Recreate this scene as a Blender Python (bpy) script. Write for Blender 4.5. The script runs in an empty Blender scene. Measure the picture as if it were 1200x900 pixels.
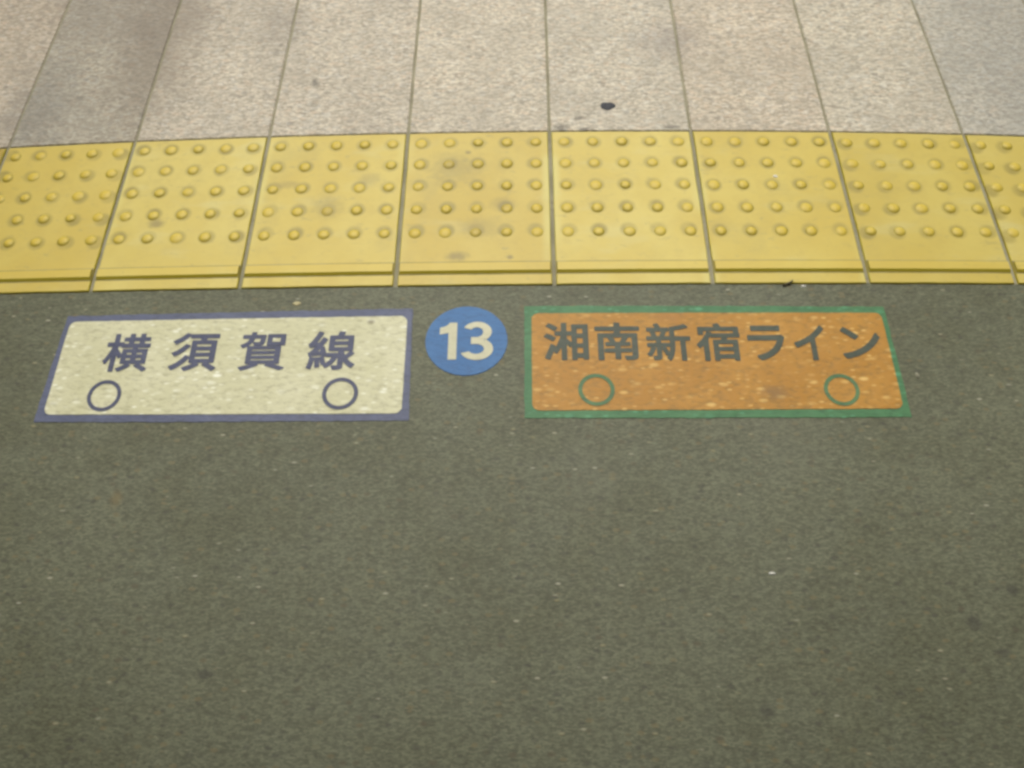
import bpy, bmesh, math, random
from mathutils import Vector, Matrix
R_ = math.radians
random.seed(7)
sc = bpy.context.scene
COL = sc.collection

# ------------------------------------------------------------------ camera
CAM = (0.8436, -1.3643, 1.3540)
PITCH, ROLL, YAW, FPX = 1.0625, -0.03437, -0.0304, 997.5
cam_d = bpy.data.cameras.new('camera')
cam = bpy.data.objects.new('camera', cam_d)
COL.objects.link(cam)
fwd = Vector((math.sin(YAW) * math.cos(PITCH), math.cos(YAW) * math.cos(PITCH), -math.sin(PITCH)))
rt = Vector((math.cos(YAW), -math.sin(YAW), 0))
up = rt.cross(fwd)
rt2 = rt * math.cos(ROLL) + up * math.sin(ROLL)
up2 = -rt * math.sin(ROLL) + up * math.cos(ROLL)
cam.matrix_world = Matrix(((rt2.x, up2.x, -fwd.x, CAM[0]), (rt2.y, up2.y, -fwd.y, CAM[1]),
                           (rt2.z, up2.z, -fwd.z, CAM[2]), (0, 0, 0, 1)))
cam_d.sensor_width = 36.0
cam_d.lens = 36.0 * FPX / 1200.0
cam_d.clip_start = 0.05
cam_d.clip_end = 2000
sc.camera = cam

# ------------------------------------------------------------------ world, sun, exposure
SUN_EL, SUN_AZ = R_(62), R_(-8)          # azimuth from +y towards +x
w = bpy.data.worlds.new("World")
sc.world = w
w.use_nodes = True
nt = w.node_tree
bg = nt.nodes['Background']
sky = nt.nodes.new('ShaderNodeTexSky')
sky.sky_type = 'NISHITA'
sky.sun_disc = False
sky.sun_elevation = SUN_EL
sky.sun_rotation = SUN_AZ
sky.air_density = 1.0
sky.dust_density = 6.0
hs = nt.nodes.new('ShaderNodeHueSaturation')
hs.inputs['Saturation'].default_value = 0.15
nt.links.new(sky.outputs[0], hs.inputs['Color'])
nt.links.new(hs.outputs[0], bg.inputs['Color'])
bg.inputs['Strength'].default_value = 0.15
sd = bpy.data.lights.new('sun', 'SUN')
sd.energy = 1.5
sd.angle = R_(40)
sd.color = (1.0, 0.96, 0.86)
so = bpy.data.objects.new('sun', sd)
COL.objects.link(so)
to_sun = Vector((math.sin(SUN_AZ) * math.cos(SUN_EL), math.cos(SUN_AZ) * math.cos(SUN_EL), math.sin(SUN_EL)))
so.rotation_euler = to_sun.to_track_quat('Z', 'Y').to_euler()
so.location = (0.8, 2, 6)
sc.view_settings.view_transform = 'Standard'
sc.view_settings.look = 'None'
sc.view_settings.gamma = 1.0
sc.view_settings.exposure = -0.1
sc.cycles.pixel_filter_type = 'BLACKMAN_HARRIS'
sc.cycles.filter_width = 3.0             # the snapshot is soft all over
sc.cycles.max_bounces = 4

# ------------------------------------------------------------------ layout helper
# Lens curvature is baked into the ground layout: rows of tiles and slabs bow.
# settle() is that bow, a smooth shift on the ground measured from the straight layout.
T_ = [(i, j) for i in range(5) for j in range(5 - i)]
CA = [0.00081, -2e-05, -0.00093, 0.00023, 0.00012, 0.03393, 0.0007, -0.03436, 0.00843, -0.00365, 0.00035, 0.00015, -0.04481, 0.01234, -0.00028]
CB = [0.00532, 0.03429, -0.00456, -0.03249, 0.00845, -0.00043, -0.00269, 4e-05, 0.00015, -0.00704, -0.04365, 0.0122, 0.0, -0.00027, 0.00014]
def lens_bow(x, y):
    u = min(max(x - 0.8436, -1.35), 1.35)
    v = min(max(y + 0.45, -0.85), 1.0)
    dx = sum(c * u ** i * v ** j for c, (i, j) in zip(CA, T_))
    dy = sum(c * u ** i * v ** j for c, (i, j) in zip(CB, T_))
    return x + dx, y + dy

def tag(o, label=None, cat=None, group=None, kind=None):
    if label: o['label'] = label
    if cat: o['category'] = cat
    if group: o['group'] = group
    if kind: o['kind'] = kind
    return o

def link(name, me, mat, parent=None, loc=(0, 0, 0)):
    o = bpy.data.objects.new(name, me)
    COL.objects.link(o)
    if mat and not me.materials: me.materials.append(mat)
    o.location = loc
    if parent: o.parent = parent
    return o

def to_mesh(name, verts, faces, smooth=False):
    me = bpy.data.meshes.new(name)
    me.from_pydata(verts, [], faces)
    me.update()
    if smooth:
        for p in me.polygons: p.use_smooth = True
    return me

def empty(name, loc):
    o = bpy.data.objects.new(name, None)
    o.empty_display_size = 0.05
    COL.objects.link(o)
    o.location = loc
    return o

# ------------------------------------------------------------------ materials
class NT:
    def __init__(s, name, rough=0.8, spec=0.3):
        s.m = bpy.data.materials.new(name)
        s.m.use_nodes = True
        s.t = s.m.node_tree
        s.b = s.t.nodes['Principled BSDF']
        s.b.inputs['Roughness'].default_value = rough
        s.b.inputs['Specular IOR Level'].default_value = spec
        g = s.t.nodes.new('ShaderNodeNewGeometry')
        s.pos, s.nrm = g.outputs['Position'], g.outputs['Normal']
    def put(s, sock, v):
        if isinstance(v, bpy.types.NodeSocket): s.t.links.new(v, sock)
        elif isinstance(v, (tuple, list)) and len(v) == 3 and sock.type == 'RGBA': sock.default_value = (*v, 1)
        else: sock.default_value = v
    def math(s, op, a, b=0.0, c=0.0, clamp=False):
        n = s.t.nodes.new('ShaderNodeMath'); n.operation = op; n.use_clamp = clamp
        for i, v in enumerate((a, b, c)): s.put(n.inputs[i], v)
        return n.outputs[0]
    def vmath(s, op, a, b):
        n = s.t.nodes.new('ShaderNodeVectorMath'); n.operation = op
        s.put(n.inputs[0], a); s.put(n.inputs[1], b)
        return n.outputs['Value'] if op in ('LENGTH', 'DISTANCE') else n.outputs[0]
    def scale(s, v): return s.vmath('MULTIPLY', s.pos, v)
    def noise(s, sc_, vec=None, detail=3, rough=0.55, dist=0.0):
        n = s.t.nodes.new('ShaderNodeTexNoise')
        n.inputs['Scale'].default_value = sc_
        n.inputs['Detail'].default_value = detail
        n.inputs['Roughness'].default_value = rough
        n.inputs['Distortion'].default_value = dist
        s.t.links.new(vec or s.pos, n.inputs['Vector'])
        return n.outputs['Fac']
    def voro(s, sc_, vec=None, rnd=1.0):
        n = s.t.nodes.new('ShaderNodeTexVoronoi')
        n.inputs['Scale'].default_value = sc_
        n.inputs['Randomness'].default_value = rnd
        s.t.links.new(vec or s.pos, n.inputs['Vector'])
        return n.outputs['Distance'], n.outputs['Color']
    def ramp(s, f, a, b, lo=0.0, hi=1.0):
        n = s.t.nodes.new('ShaderNodeMapRange'); n.interpolation_type = 'SMOOTHSTEP'
        for k, v in (('Value', f), ('From Min', a), ('From Max', b), ('To Min', lo), ('To Max', hi)): s.put(n.inputs[k], v)
        return n.outputs[0]
    def mix(s, f, a, b, mode='MIX'):
        n = s.t.nodes.new('ShaderNodeMix'); n.data_type = 'RGBA'; n.blend_type = mode
        s.put(n.inputs[0], f); s.put(n.inputs[6], a); s.put(n.inputs[7], b)
        return n.outputs[2]
    def sep(s, v):
        n = s.t.nodes.new('ShaderNodeSeparateXYZ'); s.t.links.new(v, n.inputs[0]); return n.outputs
    def grey(s, v):
        n = s.t.nodes.new('ShaderNodeCombineColor')
        for i in range(3): s.put(n.inputs[i], v)
        return n.outputs[0]
    def spot(s, x, y, rx, ry, edge=0.5, wob=0.35, wobs=60):
        """mask of a stain lying at (x, y) on the ground, radii rx, ry"""
        x, y = lens_bow(x, y)
        d = s.vmath('MULTIPLY', s.vmath('SUBTRACT', s.pos, (x, y, 0)), (1 / rx, 1 / ry, 0))
        l = s.vmath('LENGTH', d, (0, 0, 0))
        l = s.math('ADD', l, s.math('MULTIPLY', s.math('SUBTRACT', s.noise(wobs, detail=2), 0.5), wob * 2))
        return s.ramp(l, 1.0 - edge, 1.0 + edge * 0.4, 1.0, 0.0)
    def bump(s, h, strength, dist):
        n = s.t.nodes.new('ShaderNodeBump')
        n.inputs['Strength'].default_value = strength
        n.inputs['Distance'].default_value = dist
        s.put(n.inputs['Height'], h)
        s.t.links.new(n.outputs[0], s.b.inputs['Normal'])
    def color(s, c): s.put(s.b.inputs['Base Color'], c)
    def rough(s, v): s.put(s.b.inputs['Roughness'], v)

def mat_asphalt():
    s = NT('asphalt', 0.62, 0.35)
    c = s.mix(s.ramp(s.noise(2.2, detail=4), 0.36, 0.66), (0.109, 0.111, 0.063), (0.134, 0.138, 0.084))
    c = s.mix(s.ramp(s.noise(11, detail=4, rough=0.65), 0.35, 0.7, 0, 0.4), c, (0.142, 0.150, 0.098))
    c = s.mix(s.ramp(s.noise(28, detail=3), 0.56, 0.72, 0, 0.16), c, (0.085, 0.082, 0.052))
    st = s.scale((0.55, 1, 1))
    fine = s.noise(210, st, detail=3, rough=0.7)
    c = s.mix(1.0, c, s.grey(s.ramp(fine, 0.22, 0.78, 0.86, 1.14)), 'MULTIPLY')
    for vs_, am in ((210, 0.09), (430, 0.22)):
        d, col = s.voro(vs_, s.scale((0.45, 1, 1)))
        q = s.t.nodes.new('ShaderNodeSeparateColor'); s.t.links.new(col, q.inputs[0])
        c = s.mix(1.0, c, s.grey(s.ramp(q.outputs[0], 0.0, 1.0, 1 - am, 1 + am)), 'MULTIPLY')
    # brown and green aggregate
    d, col = s.voro(95, st)
    r, g, b = s.t.nodes.new('ShaderNodeSeparateColor').outputs[:3]
    s.t.links.new(col, r.node.inputs[0])
    c = s.mix(s.math('MULTIPLY', s.ramp(d, 0.2, 0.42, 0.55, 0), s.ramp(r, 0.74, 0.84)), c, (0.19, 0.155, 0.075))
    c = s.mix(s.math('MULTIPLY', s.ramp(d, 0.2, 0.42, 0.5, 0), s.ramp(g, 0.78, 0.85)), c, (0.065, 0.064, 0.048))
    # pale chips
    d, col = s.voro(58, s.scale((0.5, 1.2, 1)))
    r, g, b = s.t.nodes.new('ShaderNodeSeparateColor').outputs[:3]
    s.t.links.new(col, r.node.inputs[0])
    big = s.math('MULTIPLY', s.ramp(d, 0.06, 0.19, 0.9, 0), s.ramp(r, 0.50, 0.95))
    chipc = s.mix(g, (0.24, 0.21, 0.10), (0.40, 0.39, 0.29))
    c = s.mix(big, c, chipc)
    # chewing gum and rust
    dark = None
    for x, y, a, b_ in ((0.350, -1.115, 0.014, 0.009), (1.625, -0.997, 0.011, 0.011), (1.549, -1.047, 0.014, 0.014), (1.585, -1.096, 0.014, 0.008), (1.20, -1.17, 0.012, 0.010)):
        m = s.spot(x, y, a, b_, 0.8, 0.3)
        dark = m if dark is None else s.math('MAXIMUM', dark, m)
    c = s.mix(s.math('MULTIPLY', dark, 0.55), c, (0.045, 0.043, 0.035))
    c = s.mix(s.math('MULTIPLY', s.spot(0.149, -0.828, 0.012, 0.018, 0.9, 0.4), 0.5), c, (0.19, 0.135, 0.05))
    for x, y, a, b_ in ((0.95, -0.79, 0.05, 0.07), (0.70, -0.83, 0.03, 0.05), (1.28, -0.70, 0.09, 0.10)):
        c = s.mix(s.math('MULTIPLY', s.spot(x, y, a, b_, 0.9, 0.5, 25), 0.16), c, (0.19, 0.188, 0.13))
    s.color(c)
    s.bump(s.math('ADD', fine, s.math('MULTIPLY', big, 0.6)), 0.3, 0.002)
    return s.m

def mat_stone():
    s = NT('granite', 0.7, 0.3)
    oi = s.t.nodes.new('ShaderNodeObjectInfo')
    st = s.scale((0.62, 1, 1))
    f = s.noise(185, st, detail=4, rough=0.75)
    c = s.mix(s.ramp(f, 0.30, 0.70), (0.43, 0.38, 0.30), (0.64, 0.59, 0.475))
    d, col = s.voro(135, st)
    r, g, b = s.t.nodes.new('ShaderNodeSeparateColor').outputs[:3]
    s.t.links.new(col, r.node.inputs[0])
    c = s.mix(s.ramp(r, 0.66, 0.98, 0, 0.40), c, (0.56, 0.44, 0.32))
    c = s.mix(s.ramp(g, 0.72, 0.98, 0, 0.55), c, (0.62, 0.60, 0.53))
    c = s.mix(s.ramp(b, 0.74, 1.0, 0, 0.5), c, (0.30, 0.28, 0.24))
    d, col = s.voro(240, s.scale((0.5, 1, 1)))
    q = s.t.nodes.new('ShaderNodeSeparateColor'); s.t.links.new(col, q.inputs[0])
    c = s.mix(1.0, c, s.grey(s.ramp(q.outputs[0], 0, 1, 0.80, 1.20)), 'MULTIPLY')
    c = s.mix(s.ramp(s.noise(7, detail=4, rough=0.6), 0.38, 0.68, 0, 0.38), c, (0.38, 0.35, 0.285))
    c = s.mix(1.0, c, oi.outputs['Color'], 'MULTIPLY')
    for x, y, a, b_, k, cc in ((-0.02, 0.30, 0.11, 0.30, 0.55, (0.22, 0.18, 0.135)), (-0.27, 0.12, 0.10, 0.20, 0.45, (0.20, 0.19, 0.165)),
                               (-0.12, 0.45, 0.30, 0.16, 0.35, (0.21, 0.175, 0.14)), (0.28, 0.36, 0.08, 0.10, 0.35, (0.26, 0.235, 0.2)),
                               (1.18, 0.30, 0.09, 0.07, 0.4, (0.26, 0.23, 0.21)), (2.0, 0.2, 0.2, 0.45, 0.4, (0.26, 0.255, 0.23))):
        c = s.mix(s.math('MULTIPLY', s.spot(x, y, a, b_, 0.9, 0.45, 9), k), c, cc)
    for x, y, a, b_ in ((0.380, 0.164, 0.012, 0.016), (0.925, 0.012, 0.020, 0.012), (0.965, 0.040, 0.011, 0.008), (0.975, 0.006, 0.016, 0.006), (1.16, 0.012, 0.02, 0.006)):
        c = s.mix(s.math('MULTIPLY', s.spot(x, y, a, b_, 0.8, 0.6, 80), 0.6), c, (0.12, 0.115, 0.1))
    s.color(c)
    s.bump(f, 0.35, 0.002)
    return s.m

def mat_tile(name, domes):
    s = NT(name, 0.5, 0.4)
    n1 = s.noise(5, detail=4)
    c = s.mix(s.ramp(n1, 0.35, 0.68), (0.60, 0.465, 0.088), (0.64, 0.52, 0.122))
    c = s.mix(s.ramp(s.noise(22, detail=5, rough=0.65), 0.45, 0.75, 0, 0.45), c, (0.55, 0.425, 0.095))
    c = s.mix(s.ramp(s.noise(130, s.scale((0.5, 1, 1)), detail=3, rough=0.7), 0.5, 0.8, 0, 0.22), c, (0.45, 0.35, 0.11))
    c = s.mix(s.ramp(s.noise(9, s.scale((0.6, 1.6, 1)), detail=3), 0.55, 0.75, 0, 0.4), c, (0.62, 0.57, 0.23))
    oi = s.t.nodes.new('ShaderNodeObjectInfo')
    c = s.mix(1.0, c, oi.outputs['Color'], 'MULTIPLY')
    c = s.mix(s.ramp(s.noise(4.3, detail=5, rough=0.7), 0.52, 0.72, 0, 0.35), c, (0.42, 0.34, 0.10))
    c = s.mix(s.ramp(s.noise(40, s.scale((0.6, 1.2, 1)), detail=5, rough=0.75), 0.57, 0.72, 0, 0.5), c, (0.36, 0.30, 0.11))
    # worn tops; sloping sides of domes and bar get unfaded yellow plus painted shade
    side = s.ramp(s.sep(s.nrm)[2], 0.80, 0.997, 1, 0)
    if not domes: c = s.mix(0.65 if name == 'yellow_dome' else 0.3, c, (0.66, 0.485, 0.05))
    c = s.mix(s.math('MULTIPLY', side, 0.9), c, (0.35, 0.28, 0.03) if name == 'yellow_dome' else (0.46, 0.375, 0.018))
    if domes:
        tc0 = s.t.nodes.new('ShaderNodeTexCoord')
        ex = s.math('ABSOLUTE', s.sep(tc0.outputs['Object'])[0])
        c = s.mix(s.math('MULTIPLY', s.ramp(ex, 0.128, 0.146), s.ramp(s.noise(3.3, detail=3), 0.46, 0.62, 0, 0.7)), c, (0.66, 0.60, 0.20))
    if domes:                                    # dirt and soft shade painted around the domes
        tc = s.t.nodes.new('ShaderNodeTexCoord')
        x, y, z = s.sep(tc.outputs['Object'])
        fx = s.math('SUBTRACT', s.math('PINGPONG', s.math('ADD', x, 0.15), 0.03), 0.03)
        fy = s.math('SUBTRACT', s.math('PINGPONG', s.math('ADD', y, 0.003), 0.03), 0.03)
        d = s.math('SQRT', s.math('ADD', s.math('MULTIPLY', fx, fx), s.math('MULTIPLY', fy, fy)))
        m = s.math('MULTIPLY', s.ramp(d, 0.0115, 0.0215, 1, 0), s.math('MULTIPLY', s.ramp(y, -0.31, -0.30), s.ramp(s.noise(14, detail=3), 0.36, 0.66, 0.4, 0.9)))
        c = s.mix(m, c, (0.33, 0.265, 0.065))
    for x, y, a, b_ in ((0.7138, -0.330, 0.024, 0.013), (0.8173, -0.334, 0.007, 0.006), (0.7296, -0.0594, 0.007, 0.005), (0.70, -0.10, 0.06, 0.05), (0.76, -0.26, 0.05, 0.03), (0.45, -0.20, 0.04, 0.035), (0.53, -0.13, 0.03, 0.02), (0.80, -0.20, 0.03, 0.02), (0.10, -0.235, 0.02, 0.012), (0.36, -0.14, 0.03, 0.012)):
        c = s.mix(s.math('MULTIPLY', s.spot(x, y, a, b_, 0.8, 0.5, 70), 0.6 if a < .03 else 0.3), c, (0.20, 0.16, 0.07))
    s.color(c)
    s.bump(s.noise(160, detail=3), 0.12, 0.001)
    return s.m

def mat_plain(name, a, b, ns, rough=0.8, dirt=None, dirt_k=0.5, bump=0.2):
    s = NT(name, rough, 0.3)
    c = s.mix(s.ramp(s.noise(ns, detail=4, rough=0.65), 0.34, 0.68), a, b)
    if dirt: c = s.mix(s.ramp(s.noise(ns * 4, detail=3), 0.5, 0.75, 0, dirt_k), c, dirt)
    s.color(c)
    s.bump(s.noise(150, detail=3), bump, 0.002)
    return s.m

def mat_film(name, a, b, dark, glints, rough=0.5, spots=()):
    """coloured film pressed onto rough asphalt: the grain of the asphalt shows through, glints are painted on as pale dashes"""
    s = NT(name, rough, 0.25)
    c = s.mix(s.ramp(s.noise(9, detail=4), 0.36, 0.68), a, b)
    st = s.scale((0.5, 1, 1))
    f = s.noise(120, st, detail=3, rough=0.7)
    c = s.mix(s.ramp(f, 0.55, 0.27, 0, 0.75), c, dark)
    m = s.noise(60, st, detail=3, rough=0.6)
    if glints:                     # painted highlights on the film's bumps, denser in some patches
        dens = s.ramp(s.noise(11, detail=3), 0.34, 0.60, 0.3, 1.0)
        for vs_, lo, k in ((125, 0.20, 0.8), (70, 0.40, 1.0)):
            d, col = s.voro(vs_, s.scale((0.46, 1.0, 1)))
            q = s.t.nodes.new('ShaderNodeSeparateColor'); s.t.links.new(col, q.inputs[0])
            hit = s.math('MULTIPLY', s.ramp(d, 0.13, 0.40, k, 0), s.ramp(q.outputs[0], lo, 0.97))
            c = s.mix(s.math('MULTIPLY', hit, dens), c, glints)
    # scuffs: rubbed through to the grey floor
    sc1 = s.noise(33, s.scale((0.8, 1.0, 1)), detail=5, rough=0.75)
    c = s.mix(s.ramp(sc1, 0.66, 0.76, 0, 0.3), c, (0.17, 0.165, 0.11))
    for x, y, rx, ry, k, cc in spots:
        c = s.mix(s.math('MULTIPLY', s.spot(x, y, rx, ry, 0.8, 0.5, 60), k), c, cc)
    s.color(c)
    s.bump(s.math('ADD', f, s.math('MULTIPLY', m, 1.2)), 0.28, 0.003)
    return s.m

M = {}
M['asphalt'] = mat_asphalt()
M['stone'] = mat_stone()
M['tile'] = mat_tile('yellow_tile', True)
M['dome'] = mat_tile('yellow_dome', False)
M['bar'] = mat_tile('yellow_bar', False)
M['grime'] = mat_plain('grime', (0.24, 0.205, 0.09), (0.34, 0.30, 0.17), 20, 0.9)
M['mortar'] = mat_plain('mortar', (0.25, 0.232, 0.145), (0.35, 0.325, 0.22), 12, 0.9, (0.18, 0.16, 0.10), 0.6)
M['ballast'] = mat_plain('ballast', (0.10, 0.085, 0.065), (0.25, 0.22, 0.18), 18, 0.95, (0.06, 0.05, 0.04), 0.7, 0.8)
M['concrete'] = mat_plain('concrete', (0.22, 0.21, 0.19), (0.33, 0.32, 0.29), 3, 0.9)
M['roof'] = mat_plain('shade_roof_sheet', (0.10, 0.10, 0.095), (0.16, 0.16, 0.15), 2, 0.7)  # for the added overhead panels that shade the floor
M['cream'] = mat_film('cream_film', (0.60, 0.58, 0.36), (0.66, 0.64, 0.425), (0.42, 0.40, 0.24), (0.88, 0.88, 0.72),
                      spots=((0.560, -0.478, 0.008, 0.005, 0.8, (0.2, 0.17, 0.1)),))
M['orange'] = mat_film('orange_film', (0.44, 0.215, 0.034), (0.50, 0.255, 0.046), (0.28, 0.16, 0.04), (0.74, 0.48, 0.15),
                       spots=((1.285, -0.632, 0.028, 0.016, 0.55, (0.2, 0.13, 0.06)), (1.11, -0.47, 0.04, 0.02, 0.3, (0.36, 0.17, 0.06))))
M['navy_edge'] = mat_film('blue_border_film', (0.105, 0.118, 0.185), (0.125, 0.14, 0.215), (0.08, 0.09, 0.13), None)
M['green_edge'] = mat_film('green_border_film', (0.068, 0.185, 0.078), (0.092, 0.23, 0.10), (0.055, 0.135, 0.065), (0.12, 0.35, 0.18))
M['navy_ink'] = mat_film('blue_ink', (0.072, 0.080, 0.135), (0.095, 0.104, 0.165), (0.06, 0.065, 0.10), None)
M['dark_ink'] = mat_film('dark_ink', (0.068, 0.082, 0.058), (0.090, 0.104, 0.074), (0.055, 0.064, 0.045), None)
M['green_ink'] = mat_film('green_ink', (0.085, 0.18, 0.075), (0.125, 0.225, 0.095), (0.085, 0.135, 0.07), None)
M['blue'] = mat_film('blue_film', (0.052, 0.155, 0.35), (0.068, 0.185, 0.39), (0.05, 0.125, 0.26), None)
M['digit'] = mat_film('pale_film', (0.58, 0.56, 0.38), (0.65, 0.63, 0.45), (0.52, 0.50, 0.34), None)
M['gum'] = mat_plain('old_gum', (0.028, 0.030, 0.036), (0.045, 0.047, 0.055), 90, 0.6)
M['paper'] = mat_plain('scrap_paper', (0.68, 0.66, 0.58), (0.8, 0.78, 0.7), 90, 0.8)
M['twig'] = mat_plain('dry_twig', (0.08, 0.075, 0.045), (0.14, 0.125, 0.075), 90, 0.8)
M['grit'] = mat_plain('dull_grit', (0.24, 0.23, 0.16), (0.32, 0.31, 0.22), 90, 0.8)
M['chip'] = mat_plain('tan_chip', (0.42, 0.36, 0.18), (0.52, 0.46, 0.26), 90, 0.8)

# ------------------------------------------------------------------ setting
def sheet(name, x0, x1, y0, y1, z, mat, nx=60, ny=10, wob=None):
    vs, fs = [], []
    for j in range(ny + 1):
        for i in range(nx + 1):
            x = x0 + (x1 - x0) * i / nx
            y = y0 + (y1 - y0) * j / ny
            if wob and j == ny: y += wob(x)
            vs.append((*lens_bow(x, y), z))
    for j in range(ny):
        for i in range(nx):
            a = j * (nx + 1) + i
            fs.append((a, a + 1, a + nx + 2, a + nx + 1))
    return link(name, to_mesh(name, vs, fs), mat)

YB = -0.3977
def ragged(x):
    return 0.0012 * math.sin(x * 47) + 0.001 * math.sin(x * 131 + 1) + 0.0008 * math.sin(x * 311)
o = sheet('platform_floor', -3.4, 5.1, -4.2, YB, 0.0, M['asphalt'], 1700, 24, ragged); tag(o, kind='structure')
def ring_sheet(name, z, mat, rects):
    vs, fs = [], []
    for x0, x1, y0, y1 in rects:
        b = len(vs)
        vs += [(x0, y0, z), (x1, y0, z), (x1, y1, z), (x0, y1, z)]
        fs.append((b, b + 1, b + 2, b + 3))
    return link(name, to_mesh(name, vs, fs), mat)
o = ring_sheet('platform_floor', -0.004, M['asphalt'], [(-60, 60, -14, -0.42)]); tag(o, kind='structure')
o = sheet('mortar_bed', -6, 8, -0.45, 0.815, -0.0012, M['mortar'], 140, 8); tag(o, kind='structure')

def prism(verts_xy, zb, zt, bev=0.0):
    """closed block from an outline (counter-clockwise), its top edge eased by bev"""
    n = len(verts_xy)
    cx = sum(v[0] for v in verts_xy) / n; cy = sum(v[1] for v in verts_xy) / n
    x0 = min(v[0] for v in verts_xy); x1 = max(v[0] for v in verts_xy)
    y0 = min(v[1] for v in verts_xy); y1 = max(v[1] for v in verts_xy)
    kx = 1 - 2 * bev / (x1 - x0); ky = 1 - 2 * bev / (y1 - y0)
    rings = [(verts_xy, zb), (verts_xy, zt - bev)]
    if bev: rings.append(([(cx + (x - cx) * kx, cy + (y - cy) * ky) for x, y in verts_xy], zt))
    vs, fs = [], []
    for ring, z in rings: vs += [(x, y, z) for x, y in ring]
    for k in range(len(rings) - 1):
        for i in range(n):
            j = (i + 1) % n
            fs.append((k * n + i, k * n + j, (k + 1) * n + j, (k + 1) * n + i))
    top = (len(rings) - 1) * n
    fs.append(tuple(range(top, top + n)))
    fs.append(tuple(reversed(range(n))))
    return vs, fs

def rect_outline(x0, x1, y0, y1, n=8, jit=0.0):
    p = []
    for i in range(n): p.append((x0 + (x1 - x0) * i / n, y0))
    for i in range(n): p.append((x1, y0 + (y1 - y0) * i / n))
    for i in range(n): p.append((x1 - (x1 - x0) * i / n, y1))
    for i in range(n): p.append((x0, y1 - (y1 - y0) * i / n))
    return [(x + random.uniform(-jit, jit), y + random.uniform(-jit, jit)) for x, y in p]

def local_block(x0, x1, y0, y1, zb, zt, bev, ox, oy, jit=0.0, n=8):
    out = [lens_bow(x, y) for x, y in rect_outline(x0, x1, y0, y1, n, jit)]
    out = [(x - ox, y - oy) for x, y in out]
    return prism(out, zb, zt, bev)

# dome: one mesh shared by all
prof = [(0.0136, -0.0004), (0.0124, 0.0011), (0.0103, 0.0027), (0.0080, 0.0041), (0.0058, 0.0049), (0.0030, 0.0053)]
dv, df, NS = [], [], 20
for r, z in prof:
    for k in range(NS): dv.append((r * math.cos(2 * math.pi * k / NS), r * math.sin(2 * math.pi * k / NS), z))
dv.append((0, 0, 0.0054))
for a in range(len(prof) - 1):
    for k in range(NS): df.append((a * NS + k, a * NS + (k + 1) % NS, (a + 1) * NS + (k + 1) % NS, (a + 1) * NS + k))
for k in range(NS): df.append(((len(prof) - 1) * NS + k, (len(prof) - 1) * NS + (k + 1) % NS, len(dv) - 1))
DOME = to_mesh('dome', dv, df, True)
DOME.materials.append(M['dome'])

ZT = 0.0035                         # tile tops stand a little proud of the asphalt
HALFGAP = 0.0042
def dome_spots(x0):
    for r in range(5):
        for c in range(5):
            yield x0 + 0.03 + 0.06 * c, -0.0328 - 0.06 * r

def bar_mesh(x0, x1, ox, oy):
    """raised bar: grime flange at its foot (first ring of faces), sloping sides, top"""
    f = [lens_bow(x, y) for x, y in rect_outline(x0 + 0.0048, x1 - 0.0048, -0.3740, -0.3436, 8, 0.0002)]
    a = [lens_bow(x, y) for x, y in rect_outline(x0 + 0.0060, x1 - 0.0060, -0.3722, -0.3476, 8)]
    b = [lens_bow(x, y) for x, y in rect_outline(x0 + 0.0070, x1 - 0.0070, -0.3674, -0.3486, 8)]
    n = len(a)
    vs = [(x - ox, y - oy, ZT + 0.0003) for x, y in f] + [(x - ox, y - oy, ZT + 0.0005) for x, y in a] + [(x - ox, y - oy, ZT + 0.005) for x, y in b]
    fs = [(k * n + i, k * n + (i + 1) % n, (k + 1) * n + (i + 1) % n, (k + 1) * n + i) for k in (0, 1) for i in range(n)] + [tuple(range(2 * n, 3 * n))]
    return vs, fs

def make_tile(x0, label, tint=(1, 1, 1)):
    x1 = x0 + 0.3
    ox, oy = lens_bow(x0 + 0.15, 0.0)
    t = empty('tactile_tile', (ox, oy, 0))
    tag(t, label, 'tactile tile', 'yellow tactile tiles in a row')
    vs, fs = local_block(x0 + HALFGAP, x1 - HALFGAP, YB, -0.0022, -0.03, ZT, 0.0015, ox, oy, 0.0005)
    link('base_slab', to_mesh('base_slab', vs, fs), M['tile'], t).color = (*tint, 1)
    vs, fs = bar_mesh(x0, x1, ox, oy)
    me = to_mesh('raised_bar', vs, fs)
    me.materials.append(M['bar']); me.materials.append(M['grime'])
    for p in me.polygons[:32]: p.material_index = 1
    link('raised_bar', me, None, t).color = (*tint, 1)
    for x, y in dome_spots(x0):
        x, y = lens_bow(x, y)
        d = link('dome', DOME, None, t, (x - ox, y - oy, ZT))
        wear = random.choice((0.48, 0.56, 0.62, 0.70))
        q = random.uniform(0.86, 0.97)
        d.scale = (q, q * random.uniform(0.96, 1.04), wear)
        d.rotation_euler = (random.uniform(-.03, .03), random.uniform(-.03, .03), 0)
        d.color = (*tint, 1)
    return t

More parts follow.
